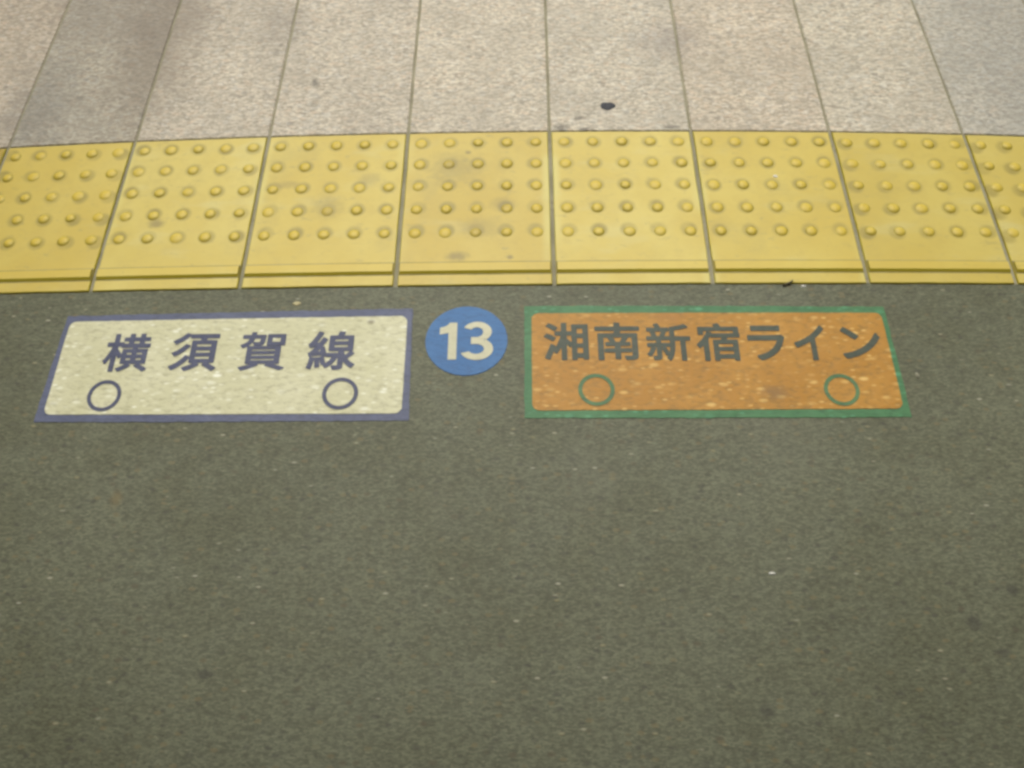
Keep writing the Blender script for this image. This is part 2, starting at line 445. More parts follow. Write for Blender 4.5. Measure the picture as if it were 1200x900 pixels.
TILES = [
    (-0.6, 'brownish yellow tactile tile of which only a sliver shows at the left edge'),
    (-0.3, 'yellow tactile tile cut by the left edge, before the dark stained slab'),
    (0.0, 'yellow tactile tile right above the first two characters of the cream sign'),
    (0.3, 'yellow tactile tile right above the last two characters of the cream sign'),
    (0.6, 'yellow tactile tile above the blue number disc, with a grey smudge by its bar'),
    (0.9, 'yellow tactile tile above the left half of the orange sign'),
    (1.2, 'yellow tactile tile above the right half of the orange sign, bearing a white paper scrap'),
    (1.5, 'yellow tactile tile beyond the right end of the orange sign, second from the right edge'),
    (1.8, 'yellow tactile tile cut off by the right edge of the photo'),
]
TINTS = [(0.72, 0.66, 0.6), (0.97, 0.95, 0.95), (1.0, 1.01, 1.12), (0.98, 0.96, 0.92), (0.95, 0.91, 0.86), (1.02, 1.02, 1.08), (0.98, 0.96, 0.9), (0.93, 0.92, 0.92), (0.95, 0.96, 1.1)]
for (x0, lab), tint in zip(TILES, TINTS): make_tile(x0, lab, tint)

SLABS = [
    (-0.6, (0.95, 0.90, 0.85), 'pinkish stone slab in the top left corner of the photo'),
    (-0.3, (0.77, 0.765, 0.74), 'dark stained stone slab, the dirtiest of the row, second from the left'),
    (0.0, (0.97, 0.95, 0.92), 'pale stone slab just right of the dark stained slab'),
    (0.3, (0.99, 0.97, 0.94), 'pale stone slab with a small grey spot near its middle'),
    (0.6, (1.03, 1.01, 0.97), 'clean pale stone slab behind the tactile tile above the blue disc'),
    (0.9, (1.01, 1.00, 0.97), 'pale stone slab with a round black gum spot near its front'),
    (1.2, (1.00, 0.96, 0.91), 'pale beige stone slab just right of the slab with the black gum spot'),
    (1.5, (0.99, 0.98, 0.94), 'pale stone slab just left of the greyish slab at the right edge'),
    (1.8, (0.93, 0.95, 0.95), 'greyish stone slab in the top right corner of the photo'),
]
def make_slab(x0, tint, label):
    ox, oy = lens_bow(x0 + 0.15, 0.4)
    vs, fs = local_block(x0 + 0.0025, x0 + 0.2975, 0.0020, 0.80, -0.03, 0.0015, 0.0018, ox, oy, 0.0004, 14)
    o = link('stone_slab', to_mesh('stone_slab', vs, fs), M['stone'], None, (ox, oy, 0))
    o.color = (*tint, 1)
    tag(o, label, 'stone slab', 'stone slabs behind the tactile tiles')
for a in SLABS: make_slab(*a)

# the rows carry on past the picture on both sides
def rest_of_row(name, side):
    tv, tf, sv, sf = [], [], [], []
    def add(V, F, vs, fs, dx=0, dy=0, dz=0):
        b = len(V)
        V += [(x + dx, y + dy, z + dz) for x, y, z in vs]
        F += [tuple(i + b for i in f) for f in fs]
    for k in range(8):
        x0 = (-0.9 - 0.3 * k) if side < 0 else (2.1 + 0.3 * k)
        add(tv, tf, *local_block(x0 + HALFGAP, x0 + 0.3 - HALFGAP, YB, -0.0022, -0.03, ZT, 0.0015, 0, 0))
        add(tv, tf, *bar_mesh(x0, x0 + 0.3, 0, 0))
        for x, y in dome_spots(x0):
            x, y = lens_bow(x, y)
            add(tv, tf, dv, df, x, y, ZT)
        add(sv, sf, *local_block(x0 + 0.0025, x0 + 0.2975, 0.0020, 0.80, -0.03, 0.0015, 0.0018, 0, 0))
    tag(link('tactile_paving', to_mesh('tactile_paving', tv, tf), M['bar']), kind='structure')
    tag(link('stone_paving', to_mesh('stone_paving', sv, sf), M['stone']), kind='structure')
rest_of_row('left', -1)
rest_of_row('right', 1)

# platform edge, track bed and a roof added out of view to shade the floor
vs, fs = prism([(-60, 0.82), (60, 0.82), (60, 1.0), (-60, 1.0)], -1.15, 0.0, 0.01)
tag(link('platform_edge', to_mesh('platform_edge', vs, fs), M['concrete']), kind='structure')
tag(ring_sheet('track_bed', -1.1, M['ballast'], [(-400, 400, 0.99, 600), (-400, 400, -600, -13.9)]), kind='structure')
# unseen panels added to darken the near edge and both sides, open between
for outline in ([(-20, -9), (22, -9), (22, -0.25), (-20, -0.25)], [(2.75, -0.24), (22, -0.24), (22, 9), (2.75, 9)], [(-20, -0.24), (-1.25, -0.24), (-1.25, 9), (-20, 9)]):
    vs, fs = prism(outline, 2.75, 2.9)
    tag(link('added_shade_roof', to_mesh('added_shade_roof', vs, fs), M['roof']), kind='structure')

# ------------------------------------------------------------------ writing
GLYPHS = {
    '横': [[[3186,-369],[3218,-368],[3249,-353],[3457,-177],[3478,-136],[3472,-86],[3445,-54],[3249,83],[2872,309],[3238,310],[3282,329],[3307,369],[3307,1593],[3280,1633],[3238,1650],[2525,1650],[2520,1735],[2536,1740],[3362,1740],[3393,1747],[3418,1765],[3440,1815],[3440,2048],[3435,2078],[3414,2109],[3362,2130],[2949,2130],[2940,2139],[2940,2311],[2949,2320],[3290,2321],[3321,2331],[3343,2351],[3360,2392],[3360,2614],[3356,2645],[3342,2671],[3321,2689],[3290,2699],[2949,2700],[2941,2705],[2938,2958],[2915,2998],[2877,3018],[2608,3020],[2556,2999],[2540,2978],[2530,2948],[2530,2705],[2515,2700],[2133,2702],[2130,2948],[2120,2978],[2105,2998],[2081,3014],[2050,3020],[1781,3018],[1745,2998],[1722,2958],[1719,2704],[1378,2699],[1344,2685],[1316,2650],[1310,2624],[1310,2392],[1320,2361],[1337,2340],[1388,2320],[1719,2316],[1719,2135],[1419,2130],[1410,2139],[1404,2220],[1388,2244],[1357,2265],[995,2270],[990,2948],[965,2998],[913,3020],[665,3020],[624,3005],[600,2978],[590,2948],[590,2281],[584,2270],[169,2269],[127,2250],[102,2210],[100,1937],[107,1906],[128,1880],[179,1860],[536,1856],[503,1714],[431,1482],[340,1239],[241,1017],[137,824],[22,653],[10,612],[20,572],[169,338],[210,312],[262,317],[293,341],[378,471],[461,622],[582,890],[586,885],[590,-278],[606,-328],[634,-351],[665,-360],[913,-360],[965,-338],[988,-298],[990,1037],[996,1058],[1124,824],[1145,804],[1171,792],[1213,793],[1244,811],[1358,966],[1360,390],[1366,359],[1388,329],[1440,310],[1774,309],[1667,227],[1543,149],[1295,21],[1151,-40],[1124,-65],[1110,-116],[1125,-156],[1230,-247],[1326,-347],[1357,-359],[1399,-355],[1678,-225],[1953,-65],[2195,112],[2213,137],[2220,167],[2205,217],[2184,237],[2062,309],[2598,310],[2475,208],[2459,187],[2451,137],[2471,96],[2857,-136],[3063,-280],[3156,-357]],[[1761,662],[1760,804],[1771,810],[2102,810],[2109,804],[2110,673],[2102,660]],[[2525,660],[2520,673],[2520,804],[2525,810],[2897,810],[2910,804],[2908,660]],[[1761,1156],[1761,1290],[2102,1290],[2110,1279],[2110,1158],[2102,1150],[1771,1150]],[[2525,1151],[2520,1158],[2525,1290],[2908,1290],[2908,1153]],[[1357,1197],[1120,1539],[994,1704],[990,1846],[996,1860],[1202,1860],[1224,1775],[1254,1749],[1285,1740],[2102,1740],[2109,1735],[2110,1664],[2102,1650],[1440,1650],[1391,1633],[1368,1604],[1360,1573]],[[2133,2132],[2133,2318],[2515,2320],[2530,2311],[2525,2131]]],
    '須': [[[3184,-371],[3218,-375],[3259,-359],[3478,-192],[3499,-162],[3505,-132],[3500,-102],[3482,-72],[3380,7],[3146,163],[2905,306],[2919,315],[3239,317],[3280,340],[3304,385],[3301,2245],[3275,2284],[3228,2305],[2517,2305],[2502,2314],[2548,2448],[2558,2455],[3342,2455],[3383,2467],[3414,2498],[3425,2543],[3424,2782],[3414,2812],[3393,2836],[3342,2855],[1373,2855],[1332,2846],[1046,2961],[1002,2963],[961,2941],[837,2809],[709,2692],[559,2573],[404,2464],[75,2265],[55,2215],[59,2185],[75,2156],[188,2057],[274,1956],[301,1940],[343,1936],[373,1947],[538,2047],[712,2165],[878,2292],[1046,2434],[1280,2666],[1289,2513],[1311,2479],[1353,2457],[2083,2454],[2053,2313],[2043,2305],[1528,2305],[1487,2293],[1458,2265],[1445,2215],[1445,902],[1435,897],[1183,1002],[1146,1004],[1116,992],[1093,972],[971,793],[827,624],[662,465],[475,315],[281,189],[64,74],[37,27],[36,-3],[46,-33],[261,-261],[312,-285],[363,-273],[580,-145],[796,11],[989,176],[1174,365],[1335,564],[1435,718],[1445,703],[1445,395],[1465,345],[1487,327],[1517,316],[1755,315],[1764,306],[1517,167],[1363,95],[1064,-23],[1033,-48],[1015,-92],[1026,-142],[1219,-354],[1250,-364],[1280,-362],[1445,-304],[1621,-231],[1930,-72],[2074,18],[2198,110],[2232,156],[2229,212],[2204,246],[2111,306],[2115,314],[2548,315],[2565,306],[2466,235],[2443,206],[2436,156],[2455,115],[2857,-132]],[[1868,687],[1868,865],[2868,865],[2875,852],[2875,693],[2868,685]],[[336,902],[373,895],[404,902],[590,1014],[765,1136],[933,1270],[1098,1419],[1260,1588],[1394,1757],[1405,1807],[1383,1857],[1353,1879],[1105,1981],[1074,1985],[1043,1977],[1016,1956],[902,1817],[775,1691],[621,1561],[456,1441],[120,1240],[96,1191],[97,1161],[111,1131],[229,1017],[308,922]],[[1868,1226],[1868,1393],[2868,1395],[2874,1389],[2875,1240],[2868,1225]],[[1868,1765],[1865,1926],[1878,1935],[2857,1935],[2875,1926],[2875,1777],[2868,1765]]],
    '賀': [[[346,-348],[371,-357],[401,-355],[772,-242],[1153,-92],[1334,-7],[1494,81],[1514,99],[1527,127],[1526,157],[1509,187],[1476,208],[1484,212],[2076,210],[1996,152],[1978,127],[1976,76],[2006,41],[2577,-160],[3029,-347],[3069,-342],[3350,-201],[3370,-187],[3386,-156],[3380,-107],[3350,-79],[3031,46],[2568,208],[2928,213],[2968,232],[2987,268],[2988,1704],[2979,1735],[2958,1756],[2918,1768],[662,1768],[647,1775],[812,1929],[913,2072],[920,2068],[966,1957],[987,1836],[1010,1805],[1043,1792],[1454,1782],[1545,1795],[1625,1823],[1665,1850],[1705,1890],[1743,1957],[1786,2119],[1804,2250],[1838,2695],[1828,2736],[1805,2758],[1775,2768],[1123,2769],[1118,2776],[1138,2948],[1118,2988],[1083,3007],[823,3008],[782,2997],[754,2958],[731,2776],[722,2768],[211,2767],[171,2747],[154,2715],[152,2473],[163,2442],[185,2422],[221,2412],[652,2412],[637,2361],[578,2250],[492,2140],[391,2051],[261,1968],[80,1885],[57,1856],[54,1815],[69,1785],[151,1696],[211,1593],[251,1573],[291,1579],[492,1672],[564,1714],[566,258],[586,228],[622,212],[968,208],[722,118],[542,63],[171,-25],[141,-43],[122,-86],[132,-126]],[[963,528],[963,632],[2567,632],[2577,632],[2582,622],[2577,528]],[[963,939],[963,1042],[2567,1042],[2582,1037],[2582,946],[2567,938]],[[963,1358],[963,1452],[2577,1452],[2582,1441],[2577,1358]],[[1970,1795],[3179,1792],[3220,1805],[3243,1836],[3248,1866],[3248,2746],[3243,2776],[3230,2796],[3209,2811],[3179,2818],[1986,2818],[1946,2801],[1922,2756],[1922,1856],[1936,1819]],[[1334,2118],[993,2138],[947,2129],[1009,2270],[1053,2412],[1444,2412],[1431,2270],[1405,2139],[1384,2122]],[[2307,2138],[2298,2149],[2298,2473],[2307,2482],[2858,2481],[2858,2138]]],
    '線': [[[1924,-359],[2153,-361],[2324,-349],[2459,-313],[2510,-284],[2550,-247],[2591,-182],[2620,-65],[2623,319],[2632,337],[2762,157],[2887,18],[3019,-102],[3172,-208],[3213,-212],[3254,-193],[3342,-76],[3456,46],[3461,96],[3440,137],[3223,281],[3122,369],[3029,466],[2915,612],[3108,774],[3343,986],[3361,1006],[3372,1037],[3368,1077],[3350,1107],[3194,1239],[3198,1249],[3223,1259],[3246,1279],[3263,1330],[3259,2594],[3232,2634],[3182,2653],[2530,2653],[2528,2665],[2620,2857],[2621,2897],[2608,2928],[2588,2948],[2561,2960],[2244,3023],[2204,3015],[2166,2978],[2065,2655],[1592,2653],[1561,2648],[1538,2634],[1514,2604],[1507,2574],[1507,1330],[1513,1300],[1541,1263],[1582,1247],[2204,1245],[2207,1097],[2193,1093],[2061,1133],[2000,1123],[1459,1123],[1429,1117],[1398,1095],[1389,1107],[1315,1381],[1221,1654],[1194,1680],[1164,1692],[1061,1674],[1287,2038],[1403,2240],[1412,2270],[1407,2311],[1378,2348],[1143,2491],[1113,2502],[1072,2498],[1029,2462],[947,2291],[797,2037],[787,2029],[664,2019],[655,2028],[827,2311],[919,2483],[1004,2655],[1076,2816],[1083,2847],[1074,2887],[1041,2922],[787,3029],[736,3029],[705,3012],[686,2988],[522,2606],[438,2442],[297,2198],[176,2018],[124,1967],[63,1930],[39,1886],[41,1846],[131,1603],[165,1560],[216,1547],[348,1582],[491,1607],[503,1603],[334,1370],[250,1269],[175,1199],[83,1150],[59,1107],[60,1067],[117,936],[155,804],[185,770],[237,754],[219,733],[208,703],[147,268],[83,5],[41,-116],[41,-167],[60,-197],[83,-214],[307,-300],[358,-298],[398,-268],[481,26],[572,501],[583,478],[608,258],[629,-106],[641,-136],[660,-156],[685,-169],[715,-173],[939,-141],[970,-126],[995,-96],[1003,-65],[996,56],[956,450],[960,473],[1062,103],[1082,82],[1113,69],[1143,68],[1184,80],[1200,26],[1359,-167],[1398,-190],[1449,-188],[1643,-67],[1826,96],[1969,266],[2098,470],[2204,702],[2207,46],[2193,39],[2092,36],[1857,42],[1816,23],[1791,-15],[1791,-65],[1872,-308],[1891,-338]],[[1398,250],[1325,511],[1245,743],[1378,782],[1419,748],[1449,738],[1786,737],[1771,693],[1686,551],[1592,430],[1474,309]],[[572,708],[532,730],[287,773],[306,784],[583,840],[1032,905],[1046,845],[1041,839],[923,804],[878,757],[827,773],[634,743],[601,733]],[[2724,945],[2662,1097],[2623,1239],[2632,1247],[3009,1246],[3015,1239],[2924,1138]],[[756,1256],[889,1436],[899,1437],[941,1279]],[[1918,1623],[1913,1633],[1918,1777],[2847,1775],[2846,1623]],[[1918,2143],[1913,2149],[1918,2276],[2836,2277],[2847,2270],[2847,2149],[2836,2143]]],
    '湘': [[[1379,-359],[1412,-365],[1675,-364],[1721,-339],[1743,-298],[1745,992],[1753,1014],[1891,811],[1929,781],[1968,775],[2007,789],[2029,811],[2075,882],[2075,-268],[2084,-309],[2104,-334],[2153,-355],[2406,-355],[2436,-347],[2461,-329],[2480,-298],[2485,-157],[2494,-145],[2894,-146],[2900,-268],[2923,-303],[2962,-323],[3245,-324],[3280,-309],[3303,-283],[3315,-238],[3315,2797],[3306,2837],[3274,2873],[3225,2885],[2163,2885],[2126,2878],[2090,2848],[2075,2807],[2075,2262],[2065,2255],[1753,2255],[1745,2263],[1745,2938],[1736,2979],[1710,3009],[1675,3024],[1392,3023],[1349,2999],[1325,2948],[1324,2260],[924,2255],[885,2242],[856,2212],[845,2172],[845,1920],[851,1890],[871,1859],[895,1842],[924,1835],[1266,1835],[1279,1829],[1236,1666],[1152,1396],[1053,1133],[952,912],[895,810],[914,912],[904,942],[876,972],[632,1112],[603,1115],[573,1107],[537,1073],[326,448],[118,-87],[117,-127],[129,-157],[154,-182],[408,-309],[447,-315],[490,-298],[516,-268],[584,-97],[766,407],[823,357],[924,238],[973,225],[1022,243],[1124,387],[1209,538],[1324,787],[1325,-288],[1340,-329]],[[2494,275],[2485,286],[2486,740],[2894,742],[2895,276]],[[2494,1145],[2485,1154],[2485,1607],[2494,1615],[2894,1611],[2894,1149]],[[2075,1254],[1745,1597],[1745,1819],[1753,1835],[2065,1835],[2075,1830]],[[708,1345],[749,1354],[775,1375],[933,1597],[945,1648],[930,1688],[846,1760],[749,1826],[534,1942],[300,2042],[261,2043],[232,2030],[54,1809],[46,1759],[63,1718],[86,1697],[408,1536],[583,1423],[661,1360]],[[2494,2025],[2485,2041],[2490,2474],[2894,2475],[2894,2029]],[[805,2263],[856,2257],[905,2285],[1077,2515],[1085,2555],[1072,2595],[983,2675],[895,2739],[690,2867],[466,2981],[427,2984],[398,2974],[219,2767],[205,2727],[217,2676],[242,2650],[359,2586],[554,2461]]],
    '南': [[[369,-359],[398,-365],[679,-365],[727,-343],[753,-298],[755,1638],[766,1645],[1028,1641],[1032,1577],[1125,1426],[1200,1275],[1193,1265],[921,1265],[892,1256],[865,1234],[845,1184],[845,972],[850,942],[868,912],[898,891],[931,885],[1525,881],[1522,706],[863,705],[811,690],[785,661],[775,629],[775,397],[782,367],[815,328],[853,315],[1522,313],[1525,-218],[1534,-248],[1551,-271],[1580,-290],[1609,-295],[1881,-294],[1920,-279],[1946,-248],[1955,-208],[1958,313],[2656,315],[2695,328],[2723,357],[2735,397],[2735,629],[2724,661],[2699,690],[2647,705],[1958,706],[1955,881],[2588,885],[2618,890],[2647,907],[2666,932],[2675,972],[2675,1184],[2655,1234],[2627,1256],[2598,1265],[2327,1265],[2313,1275],[2488,1577],[2495,1607],[2492,1640],[2753,1642],[2753,37],[2259,34],[2229,24],[2201,-1],[2186,-36],[2187,-67],[2284,-319],[2310,-349],[2346,-364],[2724,-360],[2908,-341],[2986,-321],[3044,-295],[3108,-248],[3151,-191],[3177,-127],[3190,-56],[3195,24],[3195,1970],[3189,2001],[3160,2038],[3112,2055],[1978,2057],[1975,2253],[3316,2259],[3354,2284],[3375,2333],[3375,2595],[3354,2646],[3325,2667],[3286,2675],[1978,2675],[1973,2958],[1960,2989],[1939,3009],[1910,3023],[1881,3025],[1590,3024],[1542,3002],[1524,2979],[1515,2948],[1513,2675],[214,2675],[175,2667],[146,2646],[125,2595],[125,2333],[146,2284],[184,2259],[1515,2253],[1515,2061],[1503,2055],[398,2055],[349,2038],[321,2001],[315,1970],[315,-278],[330,-329]],[[1629,1265],[1564,1426],[1449,1638],[1454,1644],[2055,1645],[2072,1638],[1891,1268]]],
    '新': [[[2698,-339],[2977,-340],[3017,-325],[3045,-289],[3050,-258],[3051,1426],[3359,1431],[3399,1447],[3422,1476],[3430,1506],[3430,1768],[3420,1799],[3404,1819],[3359,1839],[2263,1842],[2260,2353],[2264,2363],[2575,2422],[2937,2508],[3278,2615],[3309,2636],[3329,2676],[3326,2716],[3309,2744],[3077,2944],[3027,2960],[2705,2853],[2524,2805],[1901,2680],[1874,2656],[1860,2615],[1860,1869],[1851,1854],[1820,1860],[1499,1860],[1492,1869],[1649,2266],[1780,2273],[1810,2288],[1831,2313],[1840,2343],[1840,2575],[1826,2615],[1800,2639],[1760,2650],[1237,2650],[1227,2656],[1060,2999],[1026,3031],[976,3039],[734,2979],[704,2966],[684,2945],[670,2908],[673,2878],[759,2706],[781,2656],[775,2650],[212,2650],[161,2633],[138,2605],[130,2575],[135,2323],[154,2293],[191,2272],[352,2270],[362,2263],[428,2081],[482,1869],[473,1860],[151,1860],[106,1839],[90,1819],[80,1789],[80,1547],[87,1516],[112,1486],[151,1470],[795,1470],[800,1284],[795,1270],[171,1270],[141,1260],[113,1234],[100,1194],[100,962],[117,911],[141,890],[171,880],[393,880],[408,871],[317,649],[266,548],[154,377],[69,276],[61,226],[81,186],[302,35],[352,33],[387,54],[467,155],[604,374],[715,609],[767,750],[764,800],[734,836],[606,871],[634,880],[795,879],[800,871],[800,105],[795,95],[775,93],[563,100],[533,91],[503,64],[491,34],[492,4],[542,-127],[562,-228],[576,-258],[604,-281],[634,-290],[805,-286],[936,-269],[1062,-228],[1106,-203],[1150,-157],[1177,-106],[1198,4],[1200,659],[1207,682],[1353,417],[1489,129],[1519,106],[1559,101],[1652,145],[1537,-57],[1530,-97],[1539,-127],[1559,-152],[1671,-228],[1769,-319],[1800,-329],[1841,-324],[1880,-289],[2025,-36],[2131,256],[2198,548],[2237,841],[2255,1133],[2260,1426],[2625,1430],[2630,1416],[2630,-258],[2647,-309],[2670,-329]],[[1760,437],[1625,690],[1515,871],[1519,878],[1790,881],[1841,903],[1808,649]],[[1207,810],[1200,821],[1200,871],[1207,880],[1308,880],[1323,871]],[[1851,1227],[1828,1254],[1790,1269],[1207,1270],[1200,1284],[1201,1466],[1820,1470],[1851,1476],[1860,1466],[1860,1405],[1858,1244]],[[895,1860],[886,1869],[829,2101],[770,2263],[775,2269],[1207,2270],[1217,2263],[1160,2081],[1076,1861]]],
    '宿': [[[597,-358],[632,-365],[899,-365],[948,-342],[973,-297],[975,1558],[1117,1809],[1146,1744],[1196,1716],[1949,1710],[1907,1548],[1898,1535],[1354,1535],[1308,1517],[1279,1477],[1275,-277],[1280,-308],[1298,-338],[1324,-357],[1354,-365],[1611,-365],[1641,-359],[1672,-338],[1690,-308],[1700,-165],[2738,-165],[2745,-176],[2750,-297],[2768,-328],[2798,-349],[2827,-355],[3094,-355],[3124,-348],[3154,-326],[3170,-297],[3175,-267],[3175,1446],[3166,1487],[3134,1523],[3094,1535],[2350,1538],[2412,1714],[3272,1715],[3312,1726],[3339,1751],[3355,1791],[3355,2035],[3342,2075],[3305,2116],[3305,2633],[3298,2663],[3276,2694],[3252,2709],[3223,2715],[1997,2715],[1840,3008],[1809,3036],[1769,3045],[1473,2970],[1437,2947],[1419,2917],[1416,2876],[1483,2724],[1473,2715],[286,2715],[256,2708],[227,2686],[212,2663],[205,2633],[205,2035],[227,1983],[276,1956],[553,1955],[583,1961],[612,1982],[635,2035],[635,2308],[642,2315],[2867,2315],[2875,2308],[2875,2126],[2867,2115],[1265,2115],[1257,2176],[1215,2217],[948,2295],[909,2289],[878,2268],[759,2035],[646,1842],[513,1649],[365,1461],[217,1299],[58,1149],[36,1102],[37,1071],[49,1044],[138,930],[213,808],[236,787],[266,776],[306,779],[335,796],[545,1000],[545,-287],[560,-328]],[[1700,235],[1700,505],[2738,505],[2745,493],[2745,250],[2738,235]],[[1700,895],[1700,1135],[2743,1132],[2745,909],[2738,895]]],
    'ラ': [[[1228,-235],[1286,-237],[1519,-166],[1743,-79],[1967,32],[2188,169],[2390,326],[2591,520],[2722,678],[2832,845],[2926,1020],[2999,1187],[3168,1661],[3164,1713],[3137,1754],[2921,1896],[2872,1910],[2780,1887],[2672,1880],[846,1880],[489,1900],[448,1891],[420,1871],[401,1845],[390,1810],[390,1503],[399,1468],[417,1441],[473,1412],[846,1420],[2548,1420],[2561,1415],[2457,1176],[2382,1045],[2299,926],[2207,819],[2050,672],[1884,549],[1685,434],[1477,340],[1261,266],[1020,206],[971,171],[950,116],[954,81],[967,55],[1186,-208]],[[790,2222],[1128,2230],[2498,2230],[2838,2222],[2890,2248],[2918,2301],[2919,2626],[2906,2661],[2884,2687],[2855,2704],[2822,2710],[2664,2692],[2498,2690],[1062,2690],[788,2708],[737,2678],[711,2626],[710,2319],[717,2284],[732,2257],[755,2237]]],
    'イ': [[[1709,-201],[1751,-210],[2108,-210],[2160,-190],[2193,-147],[2200,-102],[2186,-2],[2180,197],[2180,1682],[2183,1691],[2480,1908],[2650,2044],[2951,2310],[3106,2469],[3120,2524],[3098,2582],[2858,2813],[2820,2835],[2768,2838],[2725,2816],[2586,2661],[2447,2523],[2290,2384],[2125,2250],[1781,2008],[1577,1885],[1351,1765],[1114,1654],[847,1545],[569,1446],[256,1350],[227,1329],[205,1292],[200,1256],[208,1220],[354,939],[395,900],[448,890],[717,975],[960,1065],[1412,1258],[1673,1388],[1679,1383],[1680,278],[1650,-111],[1667,-165]]],
    'ン': [[[663,-168],[701,-168],[981,-104],[1243,-24],[1497,72],[1716,172],[1926,283],[2118,399],[2372,577],[2608,778],[2821,992],[3015,1220],[3181,1449],[3324,1686],[3330,1728],[3321,1762],[3133,2089],[3098,2113],[3063,2120],[3028,2115],[2991,2093],[2854,1847],[2713,1634],[2530,1407],[2327,1195],[2101,1000],[1838,816],[1663,715],[1480,621],[1261,526],[1025,443],[762,372],[465,317],[421,293],[392,238],[391,204],[403,170],[604,-135],[631,-157]],[[1438,1525],[1488,1522],[1532,1542],[1762,1771],[1780,1796],[1790,1830],[1777,1889],[1639,2025],[1488,2156],[990,2551],[824,2664],[780,2669],[736,2654],[517,2406],[500,2355],[516,2296],[540,2270],[684,2166],[994,1915],[1401,1548]]],
}

def glyph_polys(loops):
    """closed outlines (outer and holes) -> flat filled mesh (verts, faces)"""
    cu = bpy.data.curves.new('glyph', 'CURVE')
    cu.dimensions = '2D'
    cu.fill_mode = 'BOTH'
    for lp in loops:
        s = cu.splines.new('POLY')
        s.points.add(len(lp) - 1)
        s.use_cyclic_u = True
        for p, (x, y) in zip(s.points, lp): p.co = (x / 1000, y / 1000, 0, 1)
    o = bpy.data.objects.new('glyph', cu)
    COL.objects.link(o)
    dg = bpy.context.evaluated_depsgraph_get()
    me = bpy.data.meshes.new_from_object(o.evaluated_get(dg))
    vs = [tuple(v.co[:2]) for v in me.vertices]
    fs = [tuple(p.vertices) for p in me.polygons]
    bpy.data.objects.remove(o); bpy.data.curves.remove(cu); bpy.data.meshes.remove(me)
    return vs, fs

def place(name, vs, fs, box, z, mat, parent):
    """fit flat outline into box = x0, x1, y0, y1 on the ground"""
    ax = min(v[0] for v in vs); bx = max(v[0] for v in vs)
    ay = min(v[1] for v in vs); by = max(v[1] for v in vs)
    x0, x1, y0, y1 = box
    P = parent.location
    out = []
    for x, y in vs:
        X, Y = lens_bow(x0 + (x1 - x0) * (x - ax) / (bx - ax), y0 + (y1 - y0) * (y - ay) / (by - ay))
        out.append((X - P.x, Y - P.y, z))
    me = to_mesh(name, out, fs)
    bm = bmesh.new(); bm.from_mesh(me)
    for f in bm.faces:
        if f.normal.z < 0: f.normal_flip()
    bm.to_mesh(me); bm.free()
    return link(name, me, mat, parent)

def quad_sheet(name, q, rad, z, mat, parent, zb=None, jit=0.0, seed=1):
    """film sheet with corners q (TL, TR, BR, BL), corner radius rad"""
    rnd = random.Random(seed)
    Wd = (Vector(q[1]) - Vector(q[0])).length; Hd = (Vector(q[3]) - Vector(q[0])).length
    pts = []
    r = max(rad, 1e-4)
    for cx, cy, a0 in ((r, r, 180), (Wd - r, r, 270), (Wd - r, Hd - r, 0), (r, Hd - r, 90)):
        for k in range(7):
            a = R_(a0 + 90 * k / 6)
            pts.append((cx + r * math.cos(a), cy + r * math.sin(a)))
    dense = []
    for i, p in enumerate(pts):
        n = pts[(i + 1) % len(pts)]
        L = math.hypot(n[0] - p[0], n[1] - p[1]); m = max(1, int(L / 0.012))
        for k in range(m): dense.append((p[0] + (n[0] - p[0]) * k / m, p[1] + (n[1] - p[1]) * k / m))
    P = parent.location
    out = []
    for x, y in dense:
        s, t = x / Wd, y / Hd
        X = (q[0][0] * (1 - s) + q[1][0] * s) * (1 - t) + (q[3][0] * (1 - s) + q[2][0] * s) * t
        Y = (q[0][1] * (1 - s) + q[1][1] * s) * (1 - t) + (q[3][1] * (1 - s) + q[2][1] * s) * t
        X, Y = lens_bow(X + rnd.uniform(-jit, jit), Y + rnd.uniform(-jit, jit))
        out.append((X - P.x, Y - P.y))
    if out and sum(a[0] * b[1] - b[0] * a[1] for a, b in zip(out, out[1:] + out[:1])) < 0: out.reverse()
    vs, fs = prism(out, zb if zb is not None else z - 0.0006, z)
    return link(name, to_mesh(name, vs, fs), mat, parent)

def ring(name, box, th, z, mat, parent):
    x0, x1, y0, y1 = box
    cx, cy = (x0 + x1) / 2, (y0 + y1) / 2
    r = (x1 - x0 + y1 - y0) / 4
    n = 56; P = parent.location
    vs = []
    for rr in (r, r - th):
        for k in range(n):
            X, Y = lens_bow(cx + rr * math.cos(2 * math.pi * k / n), cy + rr * math.sin(2 * math.pi * k / n))
            vs.append((X - P.x, Y - P.y, z))
    fs = [(k, (k + 1) % n, n + (k + 1) % n, n + k) for k in range(n)]
    return link(name, to_mesh(name, vs, fs), mat, parent)

def floor_sign(label, outer, inner, rad, edge_m, panel_m, ink, chars, rings, ring_m, seed):
    c = [sum(p[k] for p in outer) / 4 for k in (0, 1)]
    t = empty('floor_sign', (*lens_bow(*c), 0))
    tag(t, label, 'floor sign', 'line signs stuck on the platform floor')
    quad_sheet('border', outer, 0.0015, 0.0010, M[edge_m], t, 0.0002, 0.0008, seed)
    quad_sheet('panel', inner, rad, 0.0018, M[panel_m], t, 0.0011, 0.0004, seed + 1)
    for ch, box in chars:
        vs, fs = glyph_polys(GLYPHS[ch])
        place('character', vs, fs, box, 0.0026, M[ink], t)
    for box in rings: ring('door_circle', box, 0.0074, 0.0026, M[ring_m], t)
    return t

